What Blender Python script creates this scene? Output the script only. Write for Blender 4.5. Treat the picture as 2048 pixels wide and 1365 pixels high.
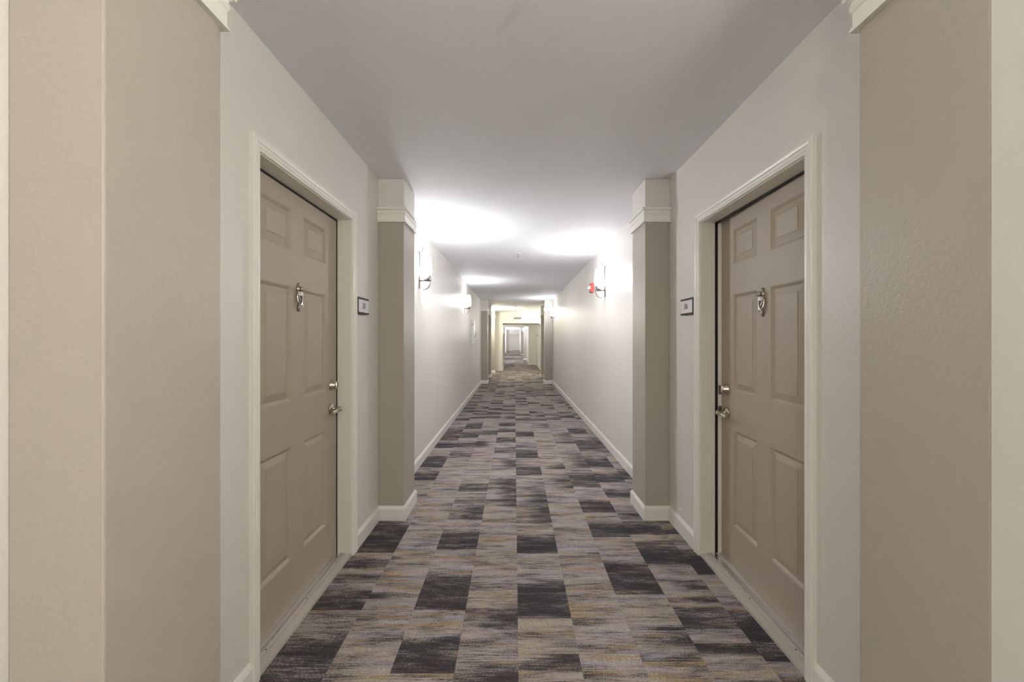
import bpy, bmesh, math, random
from mathutils import Vector
S = bpy.context.scene
COL = S.collection
for o in list(bpy.data.objects): bpy.data.objects.remove(o)

# ------------------------------------------------------------------ camera, world, exposure
F = 840.0                      # focal length in pixels of the 2048 px wide frame
H = 1.288                      # eye height
cam_d = bpy.data.cameras.new('camera'); cam = bpy.data.objects.new('camera', cam_d); COL.objects.link(cam)
cam.location = (0, 0, H); cam.rotation_euler = (math.pi/2, 0, 0)
cam_d.sensor_width = 36.0; cam_d.sensor_fit = 'HORIZONTAL'; cam_d.lens = 36.0*F/2048
cam_d.shift_x = (1024-1029)/2048; cam_d.shift_y = (680-682.5)/2048
cam_d.clip_start = 0.02; cam_d.clip_end = 200
S.camera = cam
w = bpy.data.worlds.new('world'); S.world = w; w.use_nodes = True
w.node_tree.nodes['Background'].inputs[0].default_value = (1, .96, .9, 1)
w.node_tree.nodes['Background'].inputs[1].default_value = 0.0
S.view_settings.view_transform = 'Standard'; S.view_settings.look = 'None'
S.view_settings.gamma = 1; S.view_settings.use_curve_mapping = False
S.view_settings.exposure = 0.68
S.cycles.max_bounces = 16; S.cycles.diffuse_bounces = 10
NEUTRAL = (1.0, .985, 1.0); WARM = (1.0, .95, .83); FARWARM = (1.0, .945, .75)
# sconces: side, y, wall x, strength, colour
SCONCES = [
 ('L', 4.29, -.975, 168, NEUTRAL, 'wall sconce nearest the camera, on the left wall just past the taupe column', True),
 ('R', 5.14, 1.11, 118, NEUTRAL, 'wall sconce on the right wall beside the red fire alarm strobe', True),
 ('L', 8.16, -.975, 105, NEUTRAL, 'second wall sconce along the left wall, above the white wall cabinet', True),
 ('R', 11.5, 1.11, 105, NEUTRAL, 'small distant wall sconce on the right wall just before the far columns', True),
 ('L', 15.4, -.975, 400, FARWARM, 'glowing wall sconce tucked behind the far left columns before the vent header', True),
 ('R', 16.8, 1.10, 95, FARWARM, 'glowing wall sconce at the right end of the vent header', True),
 ('L', 20.2, -1.0, 120, FARWARM, 'added unseen wall sconce in the side space on the left just past the vent header', True),  # added lamp, hidden by the left cross wall; brightens the right cross wall
 ('R', 25.2, .776, 500, NEUTRAL, 'far wall sconce shining beyond the vent header on the right', True),
 ('R', 32.0, .776, 500, NEUTRAL, 'very distant right wall sconce between the deepest columns', True),
 ('L', 39.6, -1.0, 500, NEUTRAL, 'very distant left wall sconce in front of the bright white frame', True),
 ('L', 46.8, -.81, 500, NEUTRAL, 'deepest wall sconce near the end wall of the hallway', True),
 ('R', -.05, 1.11, 215, WARM, 'unseen fill sconce assumed on the right wall behind the viewer', False),  # assumed, out of view; fills the door recess and throws the sprinkler shadow
 ('L', -2.6, -.975, 330, WARM, 'unseen fill sconce added on the left wall behind the viewer', False),  # added out of view as fill for the right side
 ('R', -4.8, 1.11, 400, WARM, 'unseen fill sconce added on the right wall well behind the viewer', False),  # added far out of view as fill on the column fronts
]

# ------------------------------------------------------------------ materials
def newmat(name):
    m = bpy.data.materials.new(name); m.use_nodes = True
    nt = m.node_tree; b = nt.nodes['Principled BSDF']
    return m, nt, b
def setc(b, c): b.inputs['Base Color'].default_value = (*c, 1)
def paint(name, c, rough=.5, bump=0, scale=60, dist=.002, mott=.02, spec=.4):
    m, nt, b = newmat(name); b.inputs['Roughness'].default_value = rough
    b.inputs['Specular IOR Level'].default_value = spec
    tc = nt.nodes.new('ShaderNodeTexCoord')
    n1 = nt.nodes.new('ShaderNodeTexNoise'); n1.inputs['Scale'].default_value = 2.5; n1.inputs['Detail'].default_value = 3
    nt.links.new(tc.outputs['Object'], n1.inputs['Vector'])
    mx = nt.nodes.new('ShaderNodeMix'); mx.data_type = 'RGBA'
    mx.inputs[6].default_value = (*[v*(1-mott) for v in c], 1); mx.inputs[7].default_value = (*[min(1, v*(1+mott)) for v in c], 1)
    nt.links.new(n1.outputs['Fac'], mx.inputs[0]); nt.links.new(mx.outputs[2], b.inputs['Base Color'])
    if bump:
        n2 = nt.nodes.new('ShaderNodeTexNoise'); n2.inputs['Scale'].default_value = scale; n2.inputs['Detail'].default_value = 3; n2.inputs['Roughness'].default_value = .55
        n2.inputs['Distortion'].default_value = .6
        nt.links.new(tc.outputs['Object'], n2.inputs['Vector'])
        bp = nt.nodes.new('ShaderNodeBump'); bp.inputs['Strength'].default_value = bump; bp.inputs['Distance'].default_value = dist
        nt.links.new(n2.outputs['Fac'], bp.inputs['Height']); nt.links.new(bp.outputs['Normal'], b.inputs['Normal'])
    return m
def flat(name, c, rough=.5, metal=0.):
    m, nt, b = newmat(name); setc(b, c); b.inputs['Roughness'].default_value = rough; b.inputs['Metallic'].default_value = metal
    return m
M_WALL = paint('cream_wall_paint', (.74, .722, .69), .42, .5, 75, .0022)
M_TAUPE = paint('taupe_wall_paint', (.44, .405, .355), .40, .6, 75, .0024)
M_CEIL = paint('ceiling_paint', (.79, .805, .84), .75, .5, 90, .003, .02)
M_TRIM = paint('white_trim_paint', (.84, .83, .79), .32, 0)
M_DOOR = paint('taupe_door_paint', (.42, .368, .305), .5, .12, 160, .0006, .05)
M_JAMB = paint('jamb_paint', (.78, .765, .70), .4, 0)
M_BLACK = flat('black_rubber_seal', (.008, .006, .005), .7)
M_NICKEL = paint('satin_nickel', (.55, .50, .43), .25, 0); M_NICKEL.node_tree.nodes['Principled BSDF'].inputs['Metallic'].default_value = 1
M_DNICK = flat('brushed_dark_nickel', (.30, .28, .28), .32, 1)
M_SILL = paint('worn_sill_finish', (.56, .52, .48), .4, 0)
M_ALU = flat('aluminium_strip', (.85, .85, .9), .25, 1)
M_FRAME = flat('dark_bronze_sign_frame', (.020, .011, .009), .65)
M_PLATE = flat('white_sign_insert', (.80, .80, .82), .35)
M_INK = flat('dark_grey_numerals', (.035, .035, .04), .5)
M_RED = flat('red_alarm_plastic', (.62, .05, .05), .4)
M_LENS = flat('clear_lens_plastic', (.8, .82, .82), .15)
M_WHITE = flat('white_enamel', (.75, .75, .74), .35)
M_VENT = flat('grey_vent_fins', (.30, .29, .25), .5)

def carpet_mat():
    m, nt, b = newmat('plank_carpet'); N = nt.nodes.new; L = nt.links.new
    b.inputs['Roughness'].default_value = .95; b.inputs['Specular IOR Level'].default_value = .1
    tc = N('ShaderNodeTexCoord'); at = N('ShaderNodeVertexColor'); at.layer_name = 'plank'
    sep = N('ShaderNodeSeparateColor'); L(at.outputs['Color'], sep.inputs[0])      # R tone, G seed, B hue
    def noise(scale_xyz, scale, detail=2, rough=.5, seed=True):
        mp = N('ShaderNodeMapping'); mp.inputs['Scale'].default_value = scale_xyz
        L(tc.outputs['Object'], mp.inputs['Vector'])
        n = N('ShaderNodeTexNoise'); n.noise_dimensions = '4D'; n.inputs['Scale'].default_value = scale
        n.inputs['Detail'].default_value = detail; n.inputs['Roughness'].default_value = rough
        L(mp.outputs[0], n.inputs['Vector'])
        if seed:
            mu = N('ShaderNodeMath'); mu.operation = 'MULTIPLY'; mu.inputs[1].default_value = 37.0
            L(sep.outputs[1], mu.inputs[0]); L(mu.outputs[0], n.inputs['W'])
        return n.outputs['Fac']
    def math_(op, a, c, v=None, clamp=False):
        n = N('ShaderNodeMath'); n.operation = op; n.use_clamp = clamp
        for i, q in enumerate((a, c)):
            if isinstance(q, (int, float)): n.inputs[i].default_value = q
            elif q is not None: L(q, n.inputs[i])
        return n.outputs[0]
    def mixc(f, a, c):
        n = N('ShaderNodeMix'); n.data_type = 'RGBA'
        L(f, n.inputs[0])
        for i, q in ((6, a), (7, c)):
            if isinstance(q, tuple): n.inputs[i].default_value = (*q, 1)
            else: L(q, n.inputs[i])
        return n.outputs[2]
    def ramp(f, lo, hi):
        n = N('ShaderNodeMapRange'); n.interpolation_type = 'SMOOTHSTEP'
        n.inputs[1].default_value = lo; n.inputs[2].default_value = hi; L(f, n.inputs[0]); return n.outputs[0]
    broad = noise((3.2, 17, 1), 1, 3, .6)          # broad bands across the plank
    streak = noise((6, 150, 1), 1, 3, .65)          # hairline yarn streaks
    fine = noise((16, 420, 1), 1, 1, .5)
    speck = noise((1, 1.25, 1), 155, 2, .7)
    hue = noise((1.6, 9, 1), 1, 2, .5)
    t = math_('ADD', math_('ADD', math_('MULTIPLY', sep.outputs[0], .78), .21), math_('MULTIPLY', math_('SUBTRACT', broad, .5), 2.7))
    t = math_('ADD', t, math_('MULTIPLY', math_('SUBTRACT', streak, .5), 1.7))
    t = math_('ADD', t, math_('MULTIPLY', math_('SUBTRACT', speck, .5), 3.4))
    t = math_('ADD', t, math_('MULTIPLY', math_('SUBTRACT', fine, .5), 1.6))
    f = ramp(t, -.02, 1.0)
    light = mixc(ramp(hue, .38, .62), (.56, .495, .50), (.55, .485, .42))
    light = mixc(ramp(noise((2.2, 24, 1), 1, 2, .5), .52, .66), light, (.52, .41, .275))
    light = mixc(ramp(noise((2.2, 22, 1), 1.07, 2, .5), .55, .68), light, (.51, .49, .56))
    dark = mixc(ramp(hue, .4, .6), (.068, .069, .074), (.075, .066, .072))
    c = mixc(f, light, dark)
    sp = ramp(speck, .36, .62)
    c2 = mixc(sp, (.30, .28, .30), (1, 1, 1))
    mul = N('ShaderNodeMix'); mul.data_type = 'RGBA'; mul.blend_type = 'MULTIPLY'; mul.inputs[0].default_value = .72
    L(c, mul.inputs[6]); L(c2, mul.inputs[7]); L(mul.outputs[2], b.inputs['Base Color'])
    bp = N('ShaderNodeBump'); bp.inputs['Strength'].default_value = .35; bp.inputs['Distance'].default_value = .003
    L(speck, bp.inputs['Height']); L(bp.outputs['Normal'], b.inputs['Normal'])
    return m
M_CARPET = carpet_mat()
_em = {}
def glass_mat(strength, colr):
    k = (strength, colr)
    if k not in _em:
        m = bpy.data.materials.new('lit_frosted_shade'); m.use_nodes = True; nt = m.node_tree
        b = nt.nodes['Principled BSDF']; setc(b, (.8, .8, .8)); b.inputs['Emission Color'].default_value = (*colr, 1)
        b.inputs['Emission Strength'].default_value = strength; _em[k] = m
    return _em[k]

# ------------------------------------------------------------------ mesh helpers
class MB:
    def __init__(s): s.v = []; s.f = []; s.sm = []
    def add(s, vs, fs, smooth=False):
        n = len(s.v); s.v += [tuple(p) for p in vs]; s.f += [tuple(i+n for i in q) for q in fs]; s.sm += [smooth]*len(fs)
        return s
    def box(s, x0, x1, y0, y1, z0, z1):
        if x0 > x1: x0, x1 = x1, x0
        if y0 > y1: y0, y1 = y1, y0
        vs = [(x, y, z) for x in (x0, x1) for y in (y0, y1) for z in (z0, z1)]
        return s.add(vs, [(0,1,3,2),(4,6,7,5),(0,4,5,1),(2,3,7,6),(0,2,6,4),(1,5,7,3)])
    def lathe(s, prof, c=(0,0,0), axis='z', n=24, cap=(True, True), smooth=True, sgn=1, sq=(1,1)):
        vs = []
        for r, h in prof:
            for k in range(n):
                a = 2*math.pi*k/n; p, q = r*math.cos(a)*sq[0], r*math.sin(a)*sq[1]
                if axis == 'z': vs.append((c[0]+p, c[1]+q, c[2]+h*sgn))
                elif axis == 'x': vs.append((c[0]+h*sgn, c[1]+p, c[2]+q))
                else: vs.append((c[0]+p, c[1]+h*sgn, c[2]+q))
        fs = [(i*n+k, i*n+(k+1) % n, (i+1)*n+(k+1) % n, (i+1)*n+k) for i in range(len(prof)-1) for k in range(n)]
        s.add(vs, fs, smooth); b = len(s.v)-len(vs)
        if cap[0]: s.f.append(tuple(b+k for k in range(n))); s.sm.append(False)
        if cap[1]: s.f.append(tuple(b+(len(prof)-1)*n+k for k in range(n))); s.sm.append(False)
        return s
    def tube(s, pts, r, n=10):
        rs = r if isinstance(r, (list, tuple)) else [r]*len(pts); vs = []; pts = [Vector(p) for p in pts]
        for i, p in enumerate(pts):
            t = (pts[min(i+1, len(pts)-1)]-pts[max(i-1, 0)]).normalized()
            u = t.cross(Vector((0, 0, 1)) if abs(t.z) < .9 else Vector((0, 1, 0))).normalized(); w_ = t.cross(u)
            vs += [p+rs[i]*(math.cos(2*math.pi*k/n)*u+math.sin(2*math.pi*k/n)*w_) for k in range(n)]
        fs = [(i*n+k, i*n+(k+1) % n, (i+1)*n+(k+1) % n, (i+1)*n+k) for i in range(len(pts)-1) for k in range(n)]
        fs += [tuple(range(n)), tuple((len(pts)-1)*n+k for k in range(n))]
        return s.add(vs, fs, True)
    def band(s, pts, wvec, width, th):
        """flat ribbon along pts, wide along wvec, th thick"""
        pts = [Vector(p) for p in pts]; wv = Vector(wvec).normalized(); vs = []
        ws = width if isinstance(width, (list, tuple)) else [width]*len(pts)
        for i, p in enumerate(pts):
            t = (pts[min(i+1, len(pts)-1)]-pts[max(i-1, 0)]).normalized(); nn = t.cross(wv).normalized()
            for a, c in ((-1,-1),(1,-1),(1,1),(-1,1)): vs.append(p+wv*a*ws[i]/2+nn*c*th/2)
        fs = [(i*4+k, i*4+(k+1) % 4, (i+1)*4+(k+1) % 4, (i+1)*4+k) for i in range(len(pts)-1) for k in range(4)]
        fs += [(0,1,2,3), tuple((len(pts)-1)*4+k for k in range(4))]
        return s.add(vs, fs, False)
    def loops(s, rings, closed_ring=True, caps=True):
        n = len(rings[0]); vs = [p for r in rings for p in r]
        fs = [(i*n+k, i*n+(k+1) % n, (i+1)*n+(k+1) % n, (i+1)*n+k) for i in range(len(rings)-1) for k in range(n)]
        if caps: fs += [tuple(range(n)), tuple((len(rings)-1)*n+k for k in range(n))]
        return s.add(vs, fs)
    def build(s, name, mat, parent=None, bevel=0, seg=2):
        me = bpy.data.meshes.new(name); me.from_pydata(s.v, [], s.f); me.update()
        for p, sm in zip(me.polygons, s.sm): p.use_smooth = sm
        bm = bmesh.new(); bm.from_mesh(me); bmesh.ops.recalc_face_normals(bm, faces=bm.faces)
        if bevel:
            bmesh.ops.bevel(bm, geom=[e for e in bm.edges if len(e.link_faces) == 2 and e.calc_face_angle(0) > .5], offset=bevel, segments=seg, affect='EDGES', profile=.5)
        bm.to_mesh(me); bm.free()
        me.materials.append(mat); o = bpy.data.objects.new(name, me); COL.objects.link(o)
        if parent: o.parent = parent
        return o
def place(o, parent):          # parent keeping world coordinates (parents are unrotated empties)
    o.parent = parent; o.location = -Vector(parent.location) if parent.parent is None else o.location
    return o
def tag(o, label=None, cat=None, group=None, kind=None):
    if label: o['label'] = label
    if cat: o['category'] = cat
    if group: o['group'] = group
    if kind: o['kind'] = kind
    return o
def empty(name, loc, label=None, cat=None, group=None, kind=None):
    e = bpy.data.objects.new(name, None); e.location = loc; e.empty_display_size = .1; COL.objects.link(e)
    return tag(e, label, cat, group, kind)
def part(mb, name, mat, root, bevel=0, seg=2, shift=True):
    o = mb.build(name, mat, root, bevel, seg)
    if shift: o.location = -Vector(root.location)
    return o
def struct(mb, name, mat, label, cat, bevel=0):
    return tag(mb.build(name, mat, None, bevel), label, cat, kind='structure')

def sweep_plan(mb, path, prof):
    """profile (d outward, z) swept along a plan path; outward = right-hand side of the path direction"""
    rings = []; n = len(path)
    for i, p in enumerate(path):
        def nrm(a, c):
            dx, dy = c[0]-a[0], c[1]-a[1]; l = math.hypot(dx, dy); return (dy/l, -dx/l)
        n1 = nrm(path[i-1], p) if i > 0 else None; n2 = nrm(p, path[i+1]) if i < n-1 else None
        if n1 and n2:
            k = 1+n1[0]*n2[0]+n1[1]*n2[1]; ox, oy = (n1[0]+n2[0])/k, (n1[1]+n2[1])/k
        else: ox, oy = n1 or n2
        rings.append([(p[0]+ox*d, p[1]+oy*d, z) for d, z in prof])
    return mb.loops(rings)
BASE_PROF = [(0, 0), (.015, 0), (.015, .082), (.012, .088), (.007, .098), (.004, .102), (0, .102)]
CAP_PROF = [(0, 2.128), (.015, 2.128), (.015, 2.136), (.010, 2.140), (.010, 2.180), (.013, 2.184), (.015, 2.190), (.015, 2.197), (.012, 2.200), (.013, 2.208), (.019, 2.214), (.026, 2.216), (.026, 2.226), (.022, 2.232), (0, 2.232)]

# ------------------------------------------------------------------ floor
random.seed(11)
SEAM = .015; PW = .248
P = {  # column: (near, far, strength, side)
 -1: [(1.50,1.69,.9,'R'),(1.79,2.01,-.95,'R'),(3.24,3.98,.8,'R'),(4.24,4.62,.8,'R'),(4.79,5.13,.5,''),(5.23,5.62,.85,''),(5.84,6.10,.85,''),(6.26,6.60,.9,'')],
 -2: [(1.628,1.843,1.,''),(2.0,2.33,1.,''),(2.58,2.865,.95,''),(3.0,3.30,.9,'R'),(3.30,3.46,.5,''),(3.56,3.78,.7,''),(5.05,5.38,.85,'L'),(5.68,6.02,.8,'')],
 -3: [(1.915,1.945,.6,'L'),(2.09,2.14,.8,'L'),(2.40,2.44,.4,''),(4.57,4.94,.55,''),(5.03,5.31,.9,''),(5.50,5.95,.85,''),(6.06,6.57,.9,'')],
 -4: [(1.56,1.89,1.,''),(2.0,2.20,.95,''),(2.22,2.33,.7,''),(2.37,2.47,.8,''),(2.545,3.0,1.05,''),(3.84,4.14,1.,''),(4.23,4.70,.95,''),(5.0,5.28,.95,''),(5.37,6.25,.8,'')],
 0: [(1.50,1.60,.7,'R'),(1.63,1.73,.9,'R'),(1.94,2.29,1.,''),(2.53,2.84,1.,''),(2.95,3.72,.85,'R'),(3.98,4.36,.75,''),(4.58,4.94,.95,''),(5.0,5.3,.45,''),(5.58,5.95,.95,'')],
 1: [(3.64,4.07,.7,'R'),(4.18,4.36,.7,'R'),(6.18,6.57,.6,'R')],
 2: [(1.68,1.85,.7,'R'),(1.853,1.898,.8,'R'),(2.118,2.465,1.,''),(2.74,2.985,.9,''),(3.13,3.41,.85,''),(3.67,4.16,.8,''),(4.2,4.94,.7,'R'),(5.2,5.9,.7,'R')],
 3: [(1.71,1.80,.9,''),(1.87,2.03,.85,''),(2.05,2.11,.85,''),(2.17,2.27,.6,'R'),(2.41,2.72,1.,''),(2.77,3.0,.8,''),(3.0,3.16,.7,''),(3.43,3.64,.8,''),(3.8,4.1,.9,''),(4.23,4.66,.9,''),(4.83,5.6,.7,''),(5.75,6.18,.8,'')],
 4: [(1.50,1.62,.9,''),(1.68,1.80,.8,''),(1.79,2.0,1.05,''),(2.3,2.62,.95,''),(2.78,2.87,.9,''),(2.95,3.3,.7,''),(3.86,4.2,.8,''),(4.8,5.75,.7,'')],
}
for c in range(-8, 9):
    l = P.setdefault(c, []); y = 6.65+random.uniform(0, .3)
    if c < -4 or c > 4: y = -7.5
    while y < 51:
        per = random.uniform(.30, .46); ln = per*random.uniform(.45, .85)
        if random.random() < .72: l.append((y, y+ln, random.choice([.95, .9, .7, .6]), random.choice(['', '', 'R', 'L']) if c > 0 else random.choice(['', '', '', 'R'])))
        y += per
    y = -7.5
    while y < 1.3 and -5 < c < 5:
        per = random.uniform(.3, .5); l.append((y, y+per*.6, .9, '')); y += per
def sst(a, b, x):
    t = max(0, min(1, (x-a)/(b-a))) if b != a else float(x > a); return t*t*(3-2*t)
def tone(c, y, u):
    best = 0
    for a, b, s, side in P[c]:
        if a <= y <= b:
            if s > 0: v = 1-sst(b-.42*(b-a), b, y)*.85
            else: v = sst(a, a+.35*(b-a), y)
            v *= abs(s)
            if side == 'R': v *= .25+.75*sst(.15, .75, u)
            if side == 'L': v *= .25+.75*sst(.85, .25, u) if False else (.25+.75*(1-sst(.25, .85, u)))
            best = max(best, v)
    return best
def make_floor():
    vs, fs, cols = [], [], []
    ys = []; y = -7.4
    while y < 51.0:
        ys.append(round(y, 4)); y += .02 if 1.3 < y < 7 else (.04 if 7 <= y < 16 else .1)
    ys.append(51.0)
    NX = 4
    for c in range(-5, 6):
        for k in range(NX):
            u0, u1 = k/NX, (k+1)/NX; x0 = SEAM+PW*(c+u0); x1 = SEAM+PW*(c+u1)
            if x1 < -1.2 or x0 > 1.35: continue
            for a, b in zip(ys[:-1], ys[1:]):
                n = len(vs); vs += [(x0, a, 0), (x1, a, 0), (x1, b, 0), (x0, b, 0)]; fs.append((n, n+1, n+2, n+3))
                sd = (math.sin(c*12.9898+3)*43758.5453) % 1
                m_ = (a+b)/2
                for (u, yy) in ((u0, a), (u1, a), (u1, b), (u0, b)):
                    q = m_+(yy-m_)*.2
                    cols.append((tone(c, q, u), sd, 0, 1))
    me = bpy.data.meshes.new('floor'); me.from_pydata(vs, [], fs)
    ca = me.color_attributes.new('plank', 'FLOAT_COLOR', 'CORNER')
    ca.data.foreach_set('color', [x for q in cols for x in q])
    me.materials.append(M_CARPET); o = bpy.data.objects.new('floor', me); COL.objects.link(o)
    tag(o, 'long hallway floor of grey, beige and charcoal striped carpet planks', 'carpet', kind='structure')
make_floor()
ZC = 2.44
struct(MB().box(-1.4, 1.45, -7.5, 51.2, ZC, ZC+.1), 'ceiling', M_CEIL, 'flat pale grey textured hallway ceiling', 'ceiling')

# ------------------------------------------------------------------ walls
XL, XR = -.975, 1.11
D0, D1 = 1.595, 2.505            # door opening along the walls
ZTL, ZTR = 2.005, 1.99
T = .17
def wall_with_door(name, x, sgn, y0, y1, zt, label):
    m = MB(); xa, xb = x, x+sgn*T
    m.box(xa, xb, y0, D0, 0, ZC); m.box(xa, xb, D1, y1, 0, ZC); m.box(xa, xb, D0, D1, zt, ZC)
    return struct(m, name, M_WALL, label, 'wall')
wall_with_door('wall_left', XL, -1, -7.4, 17.4, ZTL, 'long cream painted left hallway wall')
wall_with_door('wall_right', XR, 1, -7.4, 21.4, ZTR, 'long cream painted right hallway wall')
struct(MB().box(-1.4, 1.45, -7.55, -7.4, 0, ZC), 'wall_back', M_WALL, 'cream wall closing the hallway behind the viewer', 'wall')
struct(MB().box(.933, XR+.01, .40, .822, 0, ZC), 'wall_right', M_WALL, 'cream wall strip at the right edge of the view, flush with the taupe column', 'wall')
# header and cross walls further along
struct(MB().box(-1.15, -.50, 17.4, 19.1, 0, ZC), 'wall_left', M_WALL, 'cream cross wall on the left under the vent header', 'wall')
struct(MB().box(-.50, XR, 17.4, 19.1, 1.972, ZC).box(-1.0, .695, 21.4, 21.55, 1.95, ZC), 'trim_1', M_WALL, 'cream dropped header across the hallway that carries the air vent', 'header')
struct(MB().box(-1.17, -1.0, 19.1, 41.6, 0, ZC), 'wall_left', M_WALL, 'cream left wall beyond the vent header', 'wall')
struct(MB().box(.70, XR+T, 21.4, 21.55, 0, ZC), 'wall_right', M_WALL, 'cream cross wall on the right seen below the vent header', 'wall')
struct(MB().box(.776, .95, 21.55, 41.6, 0, ZC), 'wall_right', M_WALL, 'cream right wall of the deepest hallway stretch', 'wall')
m = MB(); m.box(-1.17, -.81, 41.6, 41.8, 0, ZC); m.box(.545, .95, 41.6, 41.8, 0, ZC); m.box(-.81, .545, 41.6, 41.8, 2.30, ZC)
struct(m, 'trim_2', M_TRIM, 'bright white frame around the deepest hallway opening', 'opening frame')
struct(MB().box(-.97, -.81, 41.8, 50.3, 0, ZC), 'wall_left', M_WALL, 'cream left wall past the bright white frame', 'wall')
struct(MB().box(-.81, -.60, 46.0, 46.15, 0, ZC), 'wall_left', M_WALL, 'grey cream return wall inside the deepest opening', 'wall')
struct(MB().box(.60, .76, 41.8, 50.3, 0, ZC), 'wall_right', M_WALL, 'cream right wall past the bright white frame', 'wall')
struct(MB().box(-.97, .76, 50.3, 50.45, 0, ZC), 'wall_far', M_WALL, 'small cream end wall closing the hallway in the distance', 'wall')
struct(MB().box(-.81, .60, 49.7, 49.85, 1.98, ZC), 'trim_3', M_WALL, 'pale header in front of the distant end wall', 'header')

# ------------------------------------------------------------------ pilasters
def pilaster(side, y0, y1, xin, xw, label, group, y_shaft=None, cap_path=None):
    s = -1 if side == 'L' else 1
    e = empty('pilaster', ((xin+xw)/2, (y0+y1)/2, 0), label, 'column', group)
    part(MB().box(xin, xw, y0, y1, 0, 2.15), 'shaft', M_TAUPE, e, bevel=.004)
    part(MB().box(xin, xw, y0, y1, 2.15, ZC-.001), 'frieze', M_WALL, e, bevel=.003)['label'] = 'cream painted top of the column'
    path = [(xw, y1), (xin, y1), (xin, y0), (xw, y0)]
    if s < 0: pass
    else: path = path[::-1]
    # outward must be on the right-hand side of travel: for left wall go y1->y0 (heading -y, right = -x)?  flip as needed
    for name, prof, mt, lb in (('capital', CAP_PROF, M_TRIM, 'white crown moulding band'), ('base_moulding', BASE_PROF, M_TRIM, 'white baseboard wrapped round the column')):
        mb = MB(); sweep_plan(mb, path[::-1], prof)
        part(mb, name, mt, e)['label'] = lb
    return e
pilaster('L', .808, 1.13, -.79, XL, 'taupe column filling the left edge of the view, before door 507', 'taupe wall columns')
pilaster('R', .8225, 1.137, .933, XR, 'taupe column filling the right edge of the view, before door 506', 'taupe wall columns')
pilaster('L', 3.0, 3.32, -.79, XL, 'taupe column with white capital just past door 507', 'taupe wall columns')
pilaster('R', 3.0, 3.32, .933, XR, 'taupe column with white capital just past door 506', 'taupe wall columns')
pilaster('L', 12.25, 12.57, -.785, XL, 'distant mauve taupe column on the left, after the white wall cabinet', 'taupe wall columns')
pilaster('R', 12.25, 12.57, .88, XR, 'distant mauve taupe column on the right, just past the small sconce', 'taupe wall columns')
pilaster('L', 14.3, 14.62, -.80, XL, 'narrow olive looking column tucked behind the distant left column', 'taupe wall columns')
pilaster('R', 14.3, 14.62, .90, XR, 'narrow olive looking column tucked behind the distant right column', 'taupe wall columns')
pilaster('L', 16.3, 16.62, -.765, XL, 'brightly lit column beside the left end of the vent header', 'taupe wall columns')
pilaster('R', 26.8, 27.1, .575, .776, 'bright column on the right seen through the opening below the vent', 'taupe wall columns')
pilaster('R', 35.0, 35.3, .54, .776, 'dark slim column beside the right of the bright white frame', 'taupe wall columns')
pilaster('L', 37.0, 37.3, -.86, -1.0, 'dark slim column beside the left of the bright white frame', 'taupe wall columns')

# ------------------------------------------------------------------ baseboards
def baseboard(name, pts, label):
    mb = MB(); sweep_plan(mb, pts, BASE_PROF); struct(mb, name, M_TRIM, label, 'baseboard')
CW = .053                        # casing width
# right-hand side of travel faces the corridor: on the left wall travel -y -> normal (dy,-dx) = (-1,0)... so travel +y gives (+1,0)
LB = [(1.13, D0-CW, 'short white baseboard between the left edge column and door 507'), (D1+CW, 3.0, 'short white baseboard between door 507 and its column'),
      (3.32, 12.25, 'long white baseboard along the left hallway wall'), (12.57, 14.3, 'white baseboard between the distant left columns'), (14.62, 16.3, 'white baseboard before the brightly lit left column'), (-7.4, .80, 'white baseboard on the left wall behind the viewer')]
for a, b, l in LB: baseboard('baseboard_left', [(XL, a), (XL, b)], l)
RB = [(1.137, D0-CW, 'short white baseboard between the right edge column and door 506'), (D1+CW, 3.0, 'short white baseboard between door 506 and its column'),
      (3.32, 12.25, 'long white baseboard along the right hallway wall'), (12.57, 14.3, 'white baseboard between the distant right columns'), (14.62, 21.4, 'white baseboard on the right wall beyond the distant columns'), (-7.4, .39, 'white baseboard on the right wall behind the viewer')]
for a, b, l in RB: baseboard('baseboard_right', [(XR, b), (XR, a)], l)
baseboard('baseboard_left', [(XL, 17.4), (-.50, 17.4), (-.50, 19.1)], 'white baseboard around the left cross wall under the vent header')
baseboard('baseboard_right', [(.70, 21.55), (.70, 21.4), (XR, 21.4)], 'white baseboard on the right cross wall below the vent header')
baseboard('baseboard_left', [(-1.0, 19.1), (-1.0, 37.0)], 'white baseboard on the left wall beyond the vent header')
baseboard('baseboard_right', [(.776, 26.8), (.776, 21.55)], 'white baseboard before the bright distant right column')
baseboard('baseboard_right', [(.776, 35.0), (.776, 27.1)], 'white baseboard between the deepest right columns')
baseboard('baseboard_far', [(-.81, 50.3), (.60, 50.3)], 'thin white baseboard at the foot of the distant end wall')
baseboard('baseboard_far', [(-.81, 46.0), (-.60, 46.0), (-.60, 46.15)], 'thin white baseboard on the return wall inside the deepest opening')

# ------------------------------------------------------------------ door casings
def casing(name, x, s, zt, label):
    """s = +1: corridor lies towards +x"""
    prof = [(0, 0), (.0, .009), (.003, .011), (.012, .011), (.0125, .0135), (.020, .0145), (.0205, .0125), (.026, .0125), (.029, .0165), (.036, .0185), (.0365, .0165), (.042, .0175), (.047, .0205), (.051, .0200), (.053, .016), (.053, 0)]
    rings = []
    for (yy, zz, oy, oz) in ((D0, 0, -1, 0), (D0, zt, -1, 1), (D1, zt, 1, 1), (D1, 0, 1, 0)):
        rings.append([(x+s*d, yy+oy*w_, zz+oz*w_) for w_, d in prof])
    struct(MB().loops(rings), name, M_TRIM, label, 'door casing')
casing('trim_4', XL, 1, ZTL, 'white moulded casing around left door 507')
casing('trim_5', XR, -1, ZTR, 'white moulded casing around right door 506')

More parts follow.
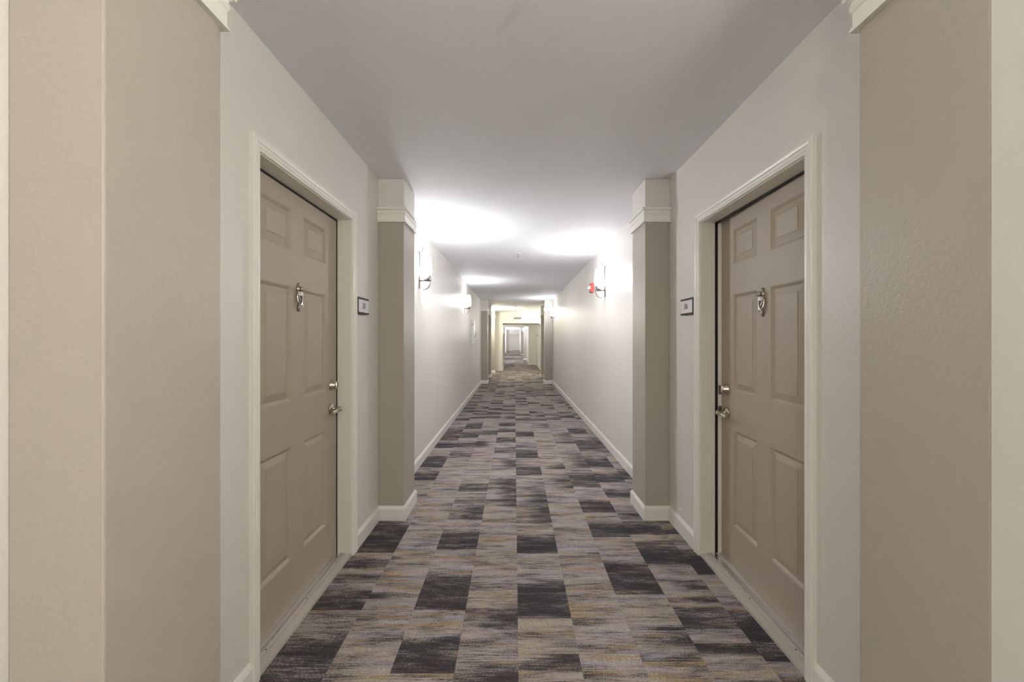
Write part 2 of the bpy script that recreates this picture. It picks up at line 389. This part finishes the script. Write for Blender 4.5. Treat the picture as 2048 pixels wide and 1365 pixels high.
# ------------------------------------------------------------------ six panel doors
def leaf_mesh(Wd, Hd, th):
    """local: u along width 0..Wd, front face at d=0 towards corridor; panels recessed. returns list for mapping"""
    us = [0, .138, .386, .504, .752, Wd]
    zs = [0, .225, .760, .975, 1.518, 1.688, 1.882, Hd]
    vs, fs = [], []
    def q(pts): n = len(vs); vs.extend(pts); fs.append(tuple(range(n, n+len(pts))))
    for i in range(5):
        for j in range(7):
            a, b, c, d = us[i], us[i+1], zs[j], zs[j+1]
            if i in (1, 3) and j in (1, 3, 5):
                rects = [(0, 0), (.002, .0015), (.004, .0015), (.015, .011), (.018, .011), (.046, .003), (.047, .0008)]
                prev = None
                for ins, dep in rects:
                    r = [(a+ins, c+ins, dep), (b-ins, c+ins, dep), (b-ins, d-ins, dep), (a+ins, d-ins, dep)]
                    if prev:
                        for k in range(4): q([prev[k], prev[(k+1) % 4], r[(k+1) % 4], r[k]])
                    prev = r
                q(prev)
            else: q([(a, c, 0), (b, c, 0), (b, d, 0), (a, d, 0)])
    q([(0, 0, th), (Wd, 0, th), (Wd, Hd, th), (0, Hd, th)])
    q([(0, 0, 0), (0, 0, th), (0, Hd, th), (0, Hd, 0)]); q([(Wd, 0, 0), (Wd, 0, th), (Wd, Hd, th), (Wd, Hd, 0)])
    q([(0, 0, 0), (Wd, 0, 0), (Wd, 0, th), (0, 0, th)]); q([(0, Hd, 0), (Wd, Hd, 0), (Wd, Hd, th), (0, Hd, th)])
    return vs, fs

def make_door(name, x, s, zt, rec_near, rec_far, dz, label):
    """x wall plane, s=+1 if corridor is towards +x"""
    root = empty(name, (x-s*.06, (D0+D1)/2, 0), label, 'door', kind='structure')
    y0 = D0+.006; Wd = D1-y0-(.015 if rec_far < rec_near+.005 else .005); Hd = zt-.005+dz*0-.022
    ang = math.atan2(rec_far-rec_near, Wd); ca, sa = math.cos(ang), math.sin(ang)
    z0 = .022
    def W(u, z, d=0, out=0):     # door coords -> world; d into apartment, out toward corridor
        dd = d-out
        rx = rec_near+u*sa+dd*ca; ry = y0+u*ca-dd*sa
        return (x-s*rx, ry, z0+z)
    vs, fs = leaf_mesh(Wd, Hd, .044)
    mb = MB(); mb.add([W(u, z, d) for u, z, d in vs], fs)
    leaf = part(mb, 'door_leaf', M_DOOR, root)
    # jambs and head, as deep as the recess
    dj = rec_near
    m = MB(); m.box(x, x-s*dj, D1-.003, D1+.002, 0, zt); m.box(x, x-s*(dj), D0-.002, D0+.003, 0, zt); m.box(x, x-s*dj, D0, D1, zt-.004, zt+.001)
    jb = part(m, 'door_jamb', M_JAMB, root)
    m = MB(); m.box(x-s*dj, x-s*(dj+.016), D1-(.014 if rec_far < rec_near+.005 else .006), D1+.001, .02, zt); m.box(x-s*dj, x-s*(dj+.006), D0, D1, zt-.015, zt); m.box(x-s*dj, x-s*(dj+.012), D0-.001, D0+.008, .02, zt)
    part(m, 'weatherstrip', M_BLACK, root)
    if rec_far > rec_near+.005:   # door stands slightly open: strike side of the jamb shows
        m = MB(); m.box(x-s*(dj+.016), x-s*(dj+.075), D1-.005, D1+.002, 0, zt)
        sj = part(m, 'strike_jamb', M_TRIM, root)
        for zz, hh in ((.99, .055), (.865, .06)):
            m = MB(); m.box(x-s*(dj+.020), x-s*(dj+.040), D1-.0065, D1-.0045, zz-hh/2, zz+hh/2)
            m.box(x-s*(dj+.024), x-s*(dj+.036), D1-.0072, D1-.0055, zz-hh/2+.012, zz+hh/2-.012)
            o = m.build('strike_plate', M_DNICK, sj)
    # backing behind the leaf so that the gap stays dark
    # threshold
    m = MB(); xa, xb = x+s*.004, x-s*(dj+.06)
    m.box(xa, x-s*.030, D0, D1, 0, .014); m.box(x-s*.030, x-s*.036, D0, D1, 0, .010); m.box(x-s*.036, x-s*.050, D0, D1, 0, .018)
    m.box(x-s*.050, x-s*.056, D0, D1, 0, .012); m.box(x-s*.056, xb, D0, D1, 0, .020)
    th = part(m, 'threshold', M_SILL, root)
    mb = MB()
    for yy in (1.72, 2.06, 2.40): mb.lathe([(.0035, .018), (.0035, .0187)], (x-s*.043, yy, 0), n=10)
    th_s = mb.build('screws', M_BLACK, th)
    m = MB(); m.box(x-s*.056, x-s*(dj-.001), D0+.003, D1-.003, .020, .0225); m.build('sill_strip', M_ALU, th)
    # ------- hardware (built in world space through W)
    def hw(pts_mb, name_, mat, parent=leaf):
        return pts_mb.build(name_, mat, root if parent is None else root)
    def disc(prof, u, z, n=28, sq=(1, 1)):
        mb = MB(); tmp = MB().lathe(prof, (0, 0, 0), 'x', n, (True, True), True, 1, sq)
        mb.v = [W(u+p[1], z+p[2], out=p[0]) for p in tmp.v]; mb.f = tmp.f; mb.sm = tmp.sm
        return mb
    def off(o): o.location = -Vector(root.location); return o
    ub = Wd-.070
    # deadbolt
    z = 1.026-dz-z0
    off(disc([(.0, .0), (.031, .0), (.031, .004), (.027, .009), (.0235, .030), (.0215, .033), (.0, .033)], ub, z).build('deadbolt', M_NICKEL, root))
    # lever handle
    z = .890-dz-z0
    lh = off(disc([(0, 0), (.033, 0), (.033, .005), (.029, .010), (.014, .013), (.011, .016), (.0105, .046), (.013, .050), (.013, .060), (0, .062)], ub, z).build('lever_handle', M_NICKEL, root))
    mb = MB(); pts = [W(ub+.012, z+.001, out=.055), W(ub-.02, z-.001, out=.057), W(ub-.06, z-.004, out=.057), W(ub-.100, z-.008, out=.052)]
    up = Vector((0, 0, 1)); mb.band(pts, up, [.022, .021, .020, .018], .009)
    lv = mb.build('lever', M_NICKEL, lh, bevel=.003)
    # knocker
    u = .445; zk = 1.495-dz-z0
    kn = off(disc([(0, 0), (.016, 0), (.016, .004), (.013, .009), (.006, .012), (.006, .013), (.0115, .016), (.0135, .023), (.010, .030), (0, .032)], u, zk+.040, 20).build('door_knocker', M_NICKEL, root))
    fin = MB()
    for (zz, r, o_) in ((.058, .0065, .008), (.068, .004, .006)):
        t = disc([(0, 0), (r, .001), (r, .006), (r*.7, .010), (0, .012)], u, zk+zz, 14); fin.add(t.v, t.f, True)
    fin.build('finial', M_NICKEL, kn)
    fin = MB()
    for (zz, r) in ((-.048, .008), (-.058, .006), (-.067, .0035)):
        t = disc([(0, 0), (r, .001), (r, .008), (r*.7, .012), (0, .013)], u, zk+zz, 14); fin.add(t.v, t.f, True)
    fin.build('finial', M_NICKEL, kn)
    mb = MB()                    # lyre shaped ring: outer arcs and two crossing ribbons
    for sd in (-1, 1):
        oa = [(.017, .024, .006), (.021, .010, .007), (.0215, -.006, .008), (.019, -.022, .010), (.013, -.036, .013), (.006, -.046, .015)]
        mb.band([W(u+sd*a, zk+b, out=c) for a, b, c in oa], (0, 1, 0), [.005, .007, .008, .008, .007, .005], .006)
        ob = [(.013, .022, .008), (.014, .008, .012), (.009, -.008, .016), (.001, -.022, .019), (-.008, -.034, .020), (-.015, -.042, .020)]
        mb.band([W(u+sd*a, zk+b, out=c+.002*sd) for a, b, c in ob], (0, 1, 0), [.003, .004, .006, .008, .009, .006], .004)
    mb.tube([W(u-.019, zk+.022, out=.008), W(u, zk+.030, out=.012), W(u+.019, zk+.022, out=.008)], .0045, 10)
    mb.build('knocker_ring', M_NICKEL, kn)
    mb = MB(); vs2 = [W(u+a, zk+b, out=c) for a in (-.011, .011) for b in (.008, .025) for c in (.0, .022)]
    mb.add(vs2, [(0,1,3,2),(4,6,7,5),(0,4,5,1),(2,3,7,6),(0,2,6,4),(1,5,7,3)])
    mb.build('name_block', M_PLATE, kn, bevel=.001)['label'] = 'small pale rectangular plate'
    return root
make_door('door_1', XL, 1, ZTL, .080, .082, 0, 'taupe six-panel door 507 on the left with nickel knocker')
make_door('door_2', XR, -1, ZTR, .084, .122, .024, 'taupe six-panel door 506 on the right, standing slightly ajar')
# dim room side of the ajar door
struct(MB().box(XR+.165, XR+.20, D0-.3, D1+.3, 0, ZC), 'wall_right', M_WALL, 'wall surface hidden behind door 506', 'wall')
struct(MB().box(XL-.165, XL-.20, D0-.3, D1+.3, 0, ZC), 'wall_left', M_WALL, 'wall surface hidden behind door 507', 'wall')

# ------------------------------------------------------------------ room number signs
def text_part(body, size, loc, rot, root, xs=.62, mat=None):
    c = bpy.data.curves.new('numerals', 'FONT'); c.body = body; c.size = size; c.extrude = .0004; c.align_x = 'CENTER'; c.align_y = 'CENTER'
    c.space_character = 1.08
    t = bpy.data.objects.new('tmp', c); COL.objects.link(t); dg = bpy.context.evaluated_depsgraph_get(); dg.update()
    me = bpy.data.meshes.new_from_object(t.evaluated_get(dg)); COL.objects.unlink(t); bpy.data.objects.remove(t)
    me.materials.clear(); me.materials.append(mat or M_INK)
    o = bpy.data.objects.new('numerals', me); COL.objects.link(o); o.parent = root
    o.location = Vector(loc)-Vector(root.location); o.rotation_euler = rot; o.scale = (xs, 1, 1)
    return o
def sign(x, s, num, label):
    y0, y1, za, zb = 2.574, 2.768, 1.452, 1.553
    if s < 0: za -= .003; zb -= .003
    e = empty('room_number_sign', (x, (y0+y1)/2, za), label, 'sign', 'room number signs')
    m = MB(); m.box(x, x+s*.016, y0, y0+.012, za, zb); m.box(x, x+s*.016, y0+.012, y1, zb-.009, zb); m.box(x, x+s*.016, y0+.012, y1, za, za+.009)
    m.box(x, x+s*.017, y0+.012, y1-.05, za-.003, za)
    part(m, 'sign_frame', M_FRAME, e)
    part(MB().box(x, x+s*.010, y0+.012, y1, za+.009, zb-.009), 'sign_insert', M_PLATE, e)
    rot = (math.pi/2, 0, math.pi/2) if s > 0 else (math.pi/2, 0, -math.pi/2)
    text_part(num, .050, (x+s*.0106, 2.697, (za+zb)/2), rot, e, .72)
sign(XL, 1, '507', 'dark framed white room sign reading 507 on left wall')
sign(XR, -1, '506', 'dark framed white room sign reading 506 on right wall')
# far room plaques
def plaque(x, s, y, label):
    e = empty('room_number_sign', (x, y, 1.45), label, 'sign', 'room number signs')
    part(MB().box(x, x+s*.018, y, y+.18, 1.45, 1.553), 'sign_frame', M_FRAME, e)
plaque(1.11, -1, 20.2, 'tiny dark room sign on the right wall beyond the vent header')
plaque(-.81, 1, 44.6, 'tiny dark room sign inside the deepest opening')
# far door casing strip on the right cross wall
struct(MB().box(.695, .76, 21.375, 21.4, 0, 2.07), 'trim_6', M_TRIM, 'white casing edge at the right cross wall below the vent', 'casing')
m = MB(); m.box(XR-.018, XR, 18.9, 18.96, .0, 1.965); m.box(XR-.018, XR, 19.86, 19.92, .0, 1.965); m.box(XR-.018, XR, 18.96, 19.86, 1.91, 1.965)
struct(m, 'trim_7', M_TRIM, 'distant white door casing on the right wall under the vent header', 'door casing')

# ------------------------------------------------------------------ wall sconces
def sconce(side, y, xw, strength, colr, label):
    s = 1 if side == 'L' else -1
    e = empty('wall_sconce', (xw, y, 1.80), label, 'wall lamp', 'wall sconces along the hallway')
    def X(o): return xw+s*o
    def arc(pts, n=14):
        out = []; k = len(pts)-1
        for i in range(n+1):
            t = i/n; 
            q = [Vector((a, b)) for a, b in pts]
            while len(q) > 1: q = [q[j].lerp(q[j+1], t) for j in range(len(q)-1)]
            out.append((X(q[0].x), y, q[0].y))
        return out
    part(MB().box(X(0), X(.007), y-.030, y+.030, 1.815, 2.19), 'back_plate', M_DNICK, e, bevel=.002)
    part(MB().band(arc([(.046, 2.232), (.022, 2.17), (.006, 2.12), (.016, 2.05), (.018, 2.02)]), (0, 1, 0), .026, .004), 'upper_ribbon', M_DNICK, e)
    arm = part(MB().tube([(X(.005), y, 1.892), (X(.118), y, 1.892)], .0075, 12), 'arm', M_DNICK, e)
    part(MB().band(arc([(.095, 1.965), (.128, 1.94), (.142, 1.86), (.095, 1.79), (.038, 1.800)]), (0, 1, 0), .026, .004), 'lower_ribbon', M_DNICK, e)
    cup = part(MB().lathe([(.0, 1.896), (.030, 1.896), (.031, 1.901), (.029, 1.905), (.031, 1.950), (.0, 1.951)], (X(.078), y, 0), n=24), 'socket_cup', M_DNICK, arm, shift=False)
    prof = [(.030, 1.951), (.046, 1.954), (.053, 1.975), (.054, 2.005), (.051, 2.05), (.045, 2.10), (.038, 2.150), (.035, 2.150), (.042, 2.10), (.048, 2.05), (.051, 2.005), (.050, 1.977), (.044, 1.958), (.0, 1.957)]
    sh = part(MB().lathe(prof, (X(.078), y, 0), n=32, cap=(True, False)), 'glass_shade', glass_mat(strength*.13, colr), e)
    sh.data.materials.append(glass_mat(strength, colr))       # the half of the glass turned to the room, away from the back plate, is brighter
    for p in sh.data.polygons:
        c = p.center; rr = math.hypot(c.x-X(.078), c.y-y)
        if s*p.normal.x > .25 and s*(c.x-X(.078)) > 0: p.material_index = 1
    sh['label'] = 'glowing frosted white glass shade'
    return e
for sd, y, xw, st, cl, lb, vis in SCONCES: sconce(sd, y, xw, st, cl, lb)

# ------------------------------------------------------------------ fire strobe
e = empty('fire_alarm_strobe', (XR, 5.94, 1.95), 'small red fire alarm strobe beside the first right wall sconce', 'fire alarm')
part(MB().box(XR, XR-.042, 5.88, 6.0, 1.955, 2.085), 'alarm_housing', M_RED, e, bevel=.006)
m = MB().add([(XR-.042, 5.905, 2.00), (XR-.042, 5.975, 2.00), (XR-.042, 5.905, 2.05), (XR-.042, 5.975, 2.05), (XR-.085, 5.925, 2.012), (XR-.085, 5.955, 2.012), (XR-.060, 5.925, 2.045), (XR-.060, 5.955, 2.045)],
     [(0,1,3,2),(4,6,7,5),(0,4,5,1),(2,3,7,6),(0,2,6,4),(1,5,7,3)])
part(m, 'strobe_lens', M_LENS, e, bevel=.002)

# ------------------------------------------------------------------ white wall cabinet
e = empty('wall_cabinet', (XL, 9.52, 1.18), 'tall narrow white cabinet on left wall past second sconce', 'cabinet')
part(MB().box(XL, XL+.050, 9.52, 9.80, 1.185, 1.745), 'cabinet_body', M_WHITE, e, bevel=.004)
part(MB().box(XL+.050, XL+.056, 9.535, 9.785, 1.20, 1.73), 'door', M_TRIM, e, bevel=.002)
part(MB().lathe([(0, 0), (.014, 0), (.014, .01), (0, .012)], (XL+.025, 9.52, 1.628), 'y', 14, sgn=-1), 'lock', M_DNICK, e)['label'] = 'dark round lock'
part(MB().tube([(XL+.056, 9.62, 1.50), (XL+.080, 9.62, 1.47), (XL+.085, 9.62, 1.42), (XL+.080, 9.62, 1.36), (XL+.056, 9.62, 1.33)], .005, 8), 'pull_handle', M_DNICK, e)

# ------------------------------------------------------------------ sprinklers
def sprinkler(x, y, label):
    e = empty('ceiling_sprinkler', (x, y, ZC), label, 'sprinkler', 'ceiling sprinklers')
    part(MB().lathe([(0, 0), (.036, 0), (.034, -.004), (.016, -.008), (0, -.008)], (x, y, ZC), n=24), 'escutcheon', M_WHITE, e)
    m = MB().lathe([(.009, -.006), (.009, -.022), (.0, -.022)], (x, y, ZC), n=14)
    for sx in (-1, 1): m.tube([(x+sx*.007, y, ZC-.020), (x+sx*.014, y, ZC-.030), (x+sx*.011, y, ZC-.042), (x, y, ZC-.050)], .0022, 8)
    part(m, 'sprinkler_frame', M_DNICK, e)
    part(MB().lathe([(0, -.050), (.015, -.050), (.015, -.052), (0, -.052)], (x, y, ZC), n=20), 'deflector', M_DNICK, e)
sprinkler(.05, 5.6, 'small ceiling sprinkler head in the middle of the hallway between sconces')
sprinkler(.10, 1.335, 'ceiling sprinkler head just above the top of the view')
sprinkler(.035, 14.2, 'tiny distant ceiling sprinkler head before the vent header')

# ------------------------------------------------------------------ vents
def vent(x0, x1, y, z0, z1, label):
    e = empty('air_vent', ((x0+x1)/2, y, z0), label, 'vent', 'header air vents')
    m = MB(); b = .022
    m.box(x0-b, x1+b, y-.012, y, z1, z1+b); m.box(x0-b, x1+b, y-.012, y, z0-b, z0); m.box(x0-b, x0, y-.012, y, z0, z1); m.box(x1, x1+b, y-.012, y, z0, z1)
    part(m, 'vent_frame', M_TRIM, e)
    m = MB(); m.box(x0, x1, y-.002, y, z0, z1); n = 6
    for i in range(n):
        zz = z0+(i+.5)*(z1-z0)/n; m.add([(x0, y-.010, zz-.006), (x1, y-.010, zz-.006), (x1, y-.002, zz+.004), (x0, y-.002, zz+.004)], [(0,1,2,3)])
    part(m, 'vent_fins', M_VENT, e)
vent(-.035, .285, 17.4, 2.135, 2.225, 'grey slotted air vent in the cream header across the hallway')
vent(-.20, .12, 49.7, 2.19, 2.25, 'faint distant air vent in the deepest header')
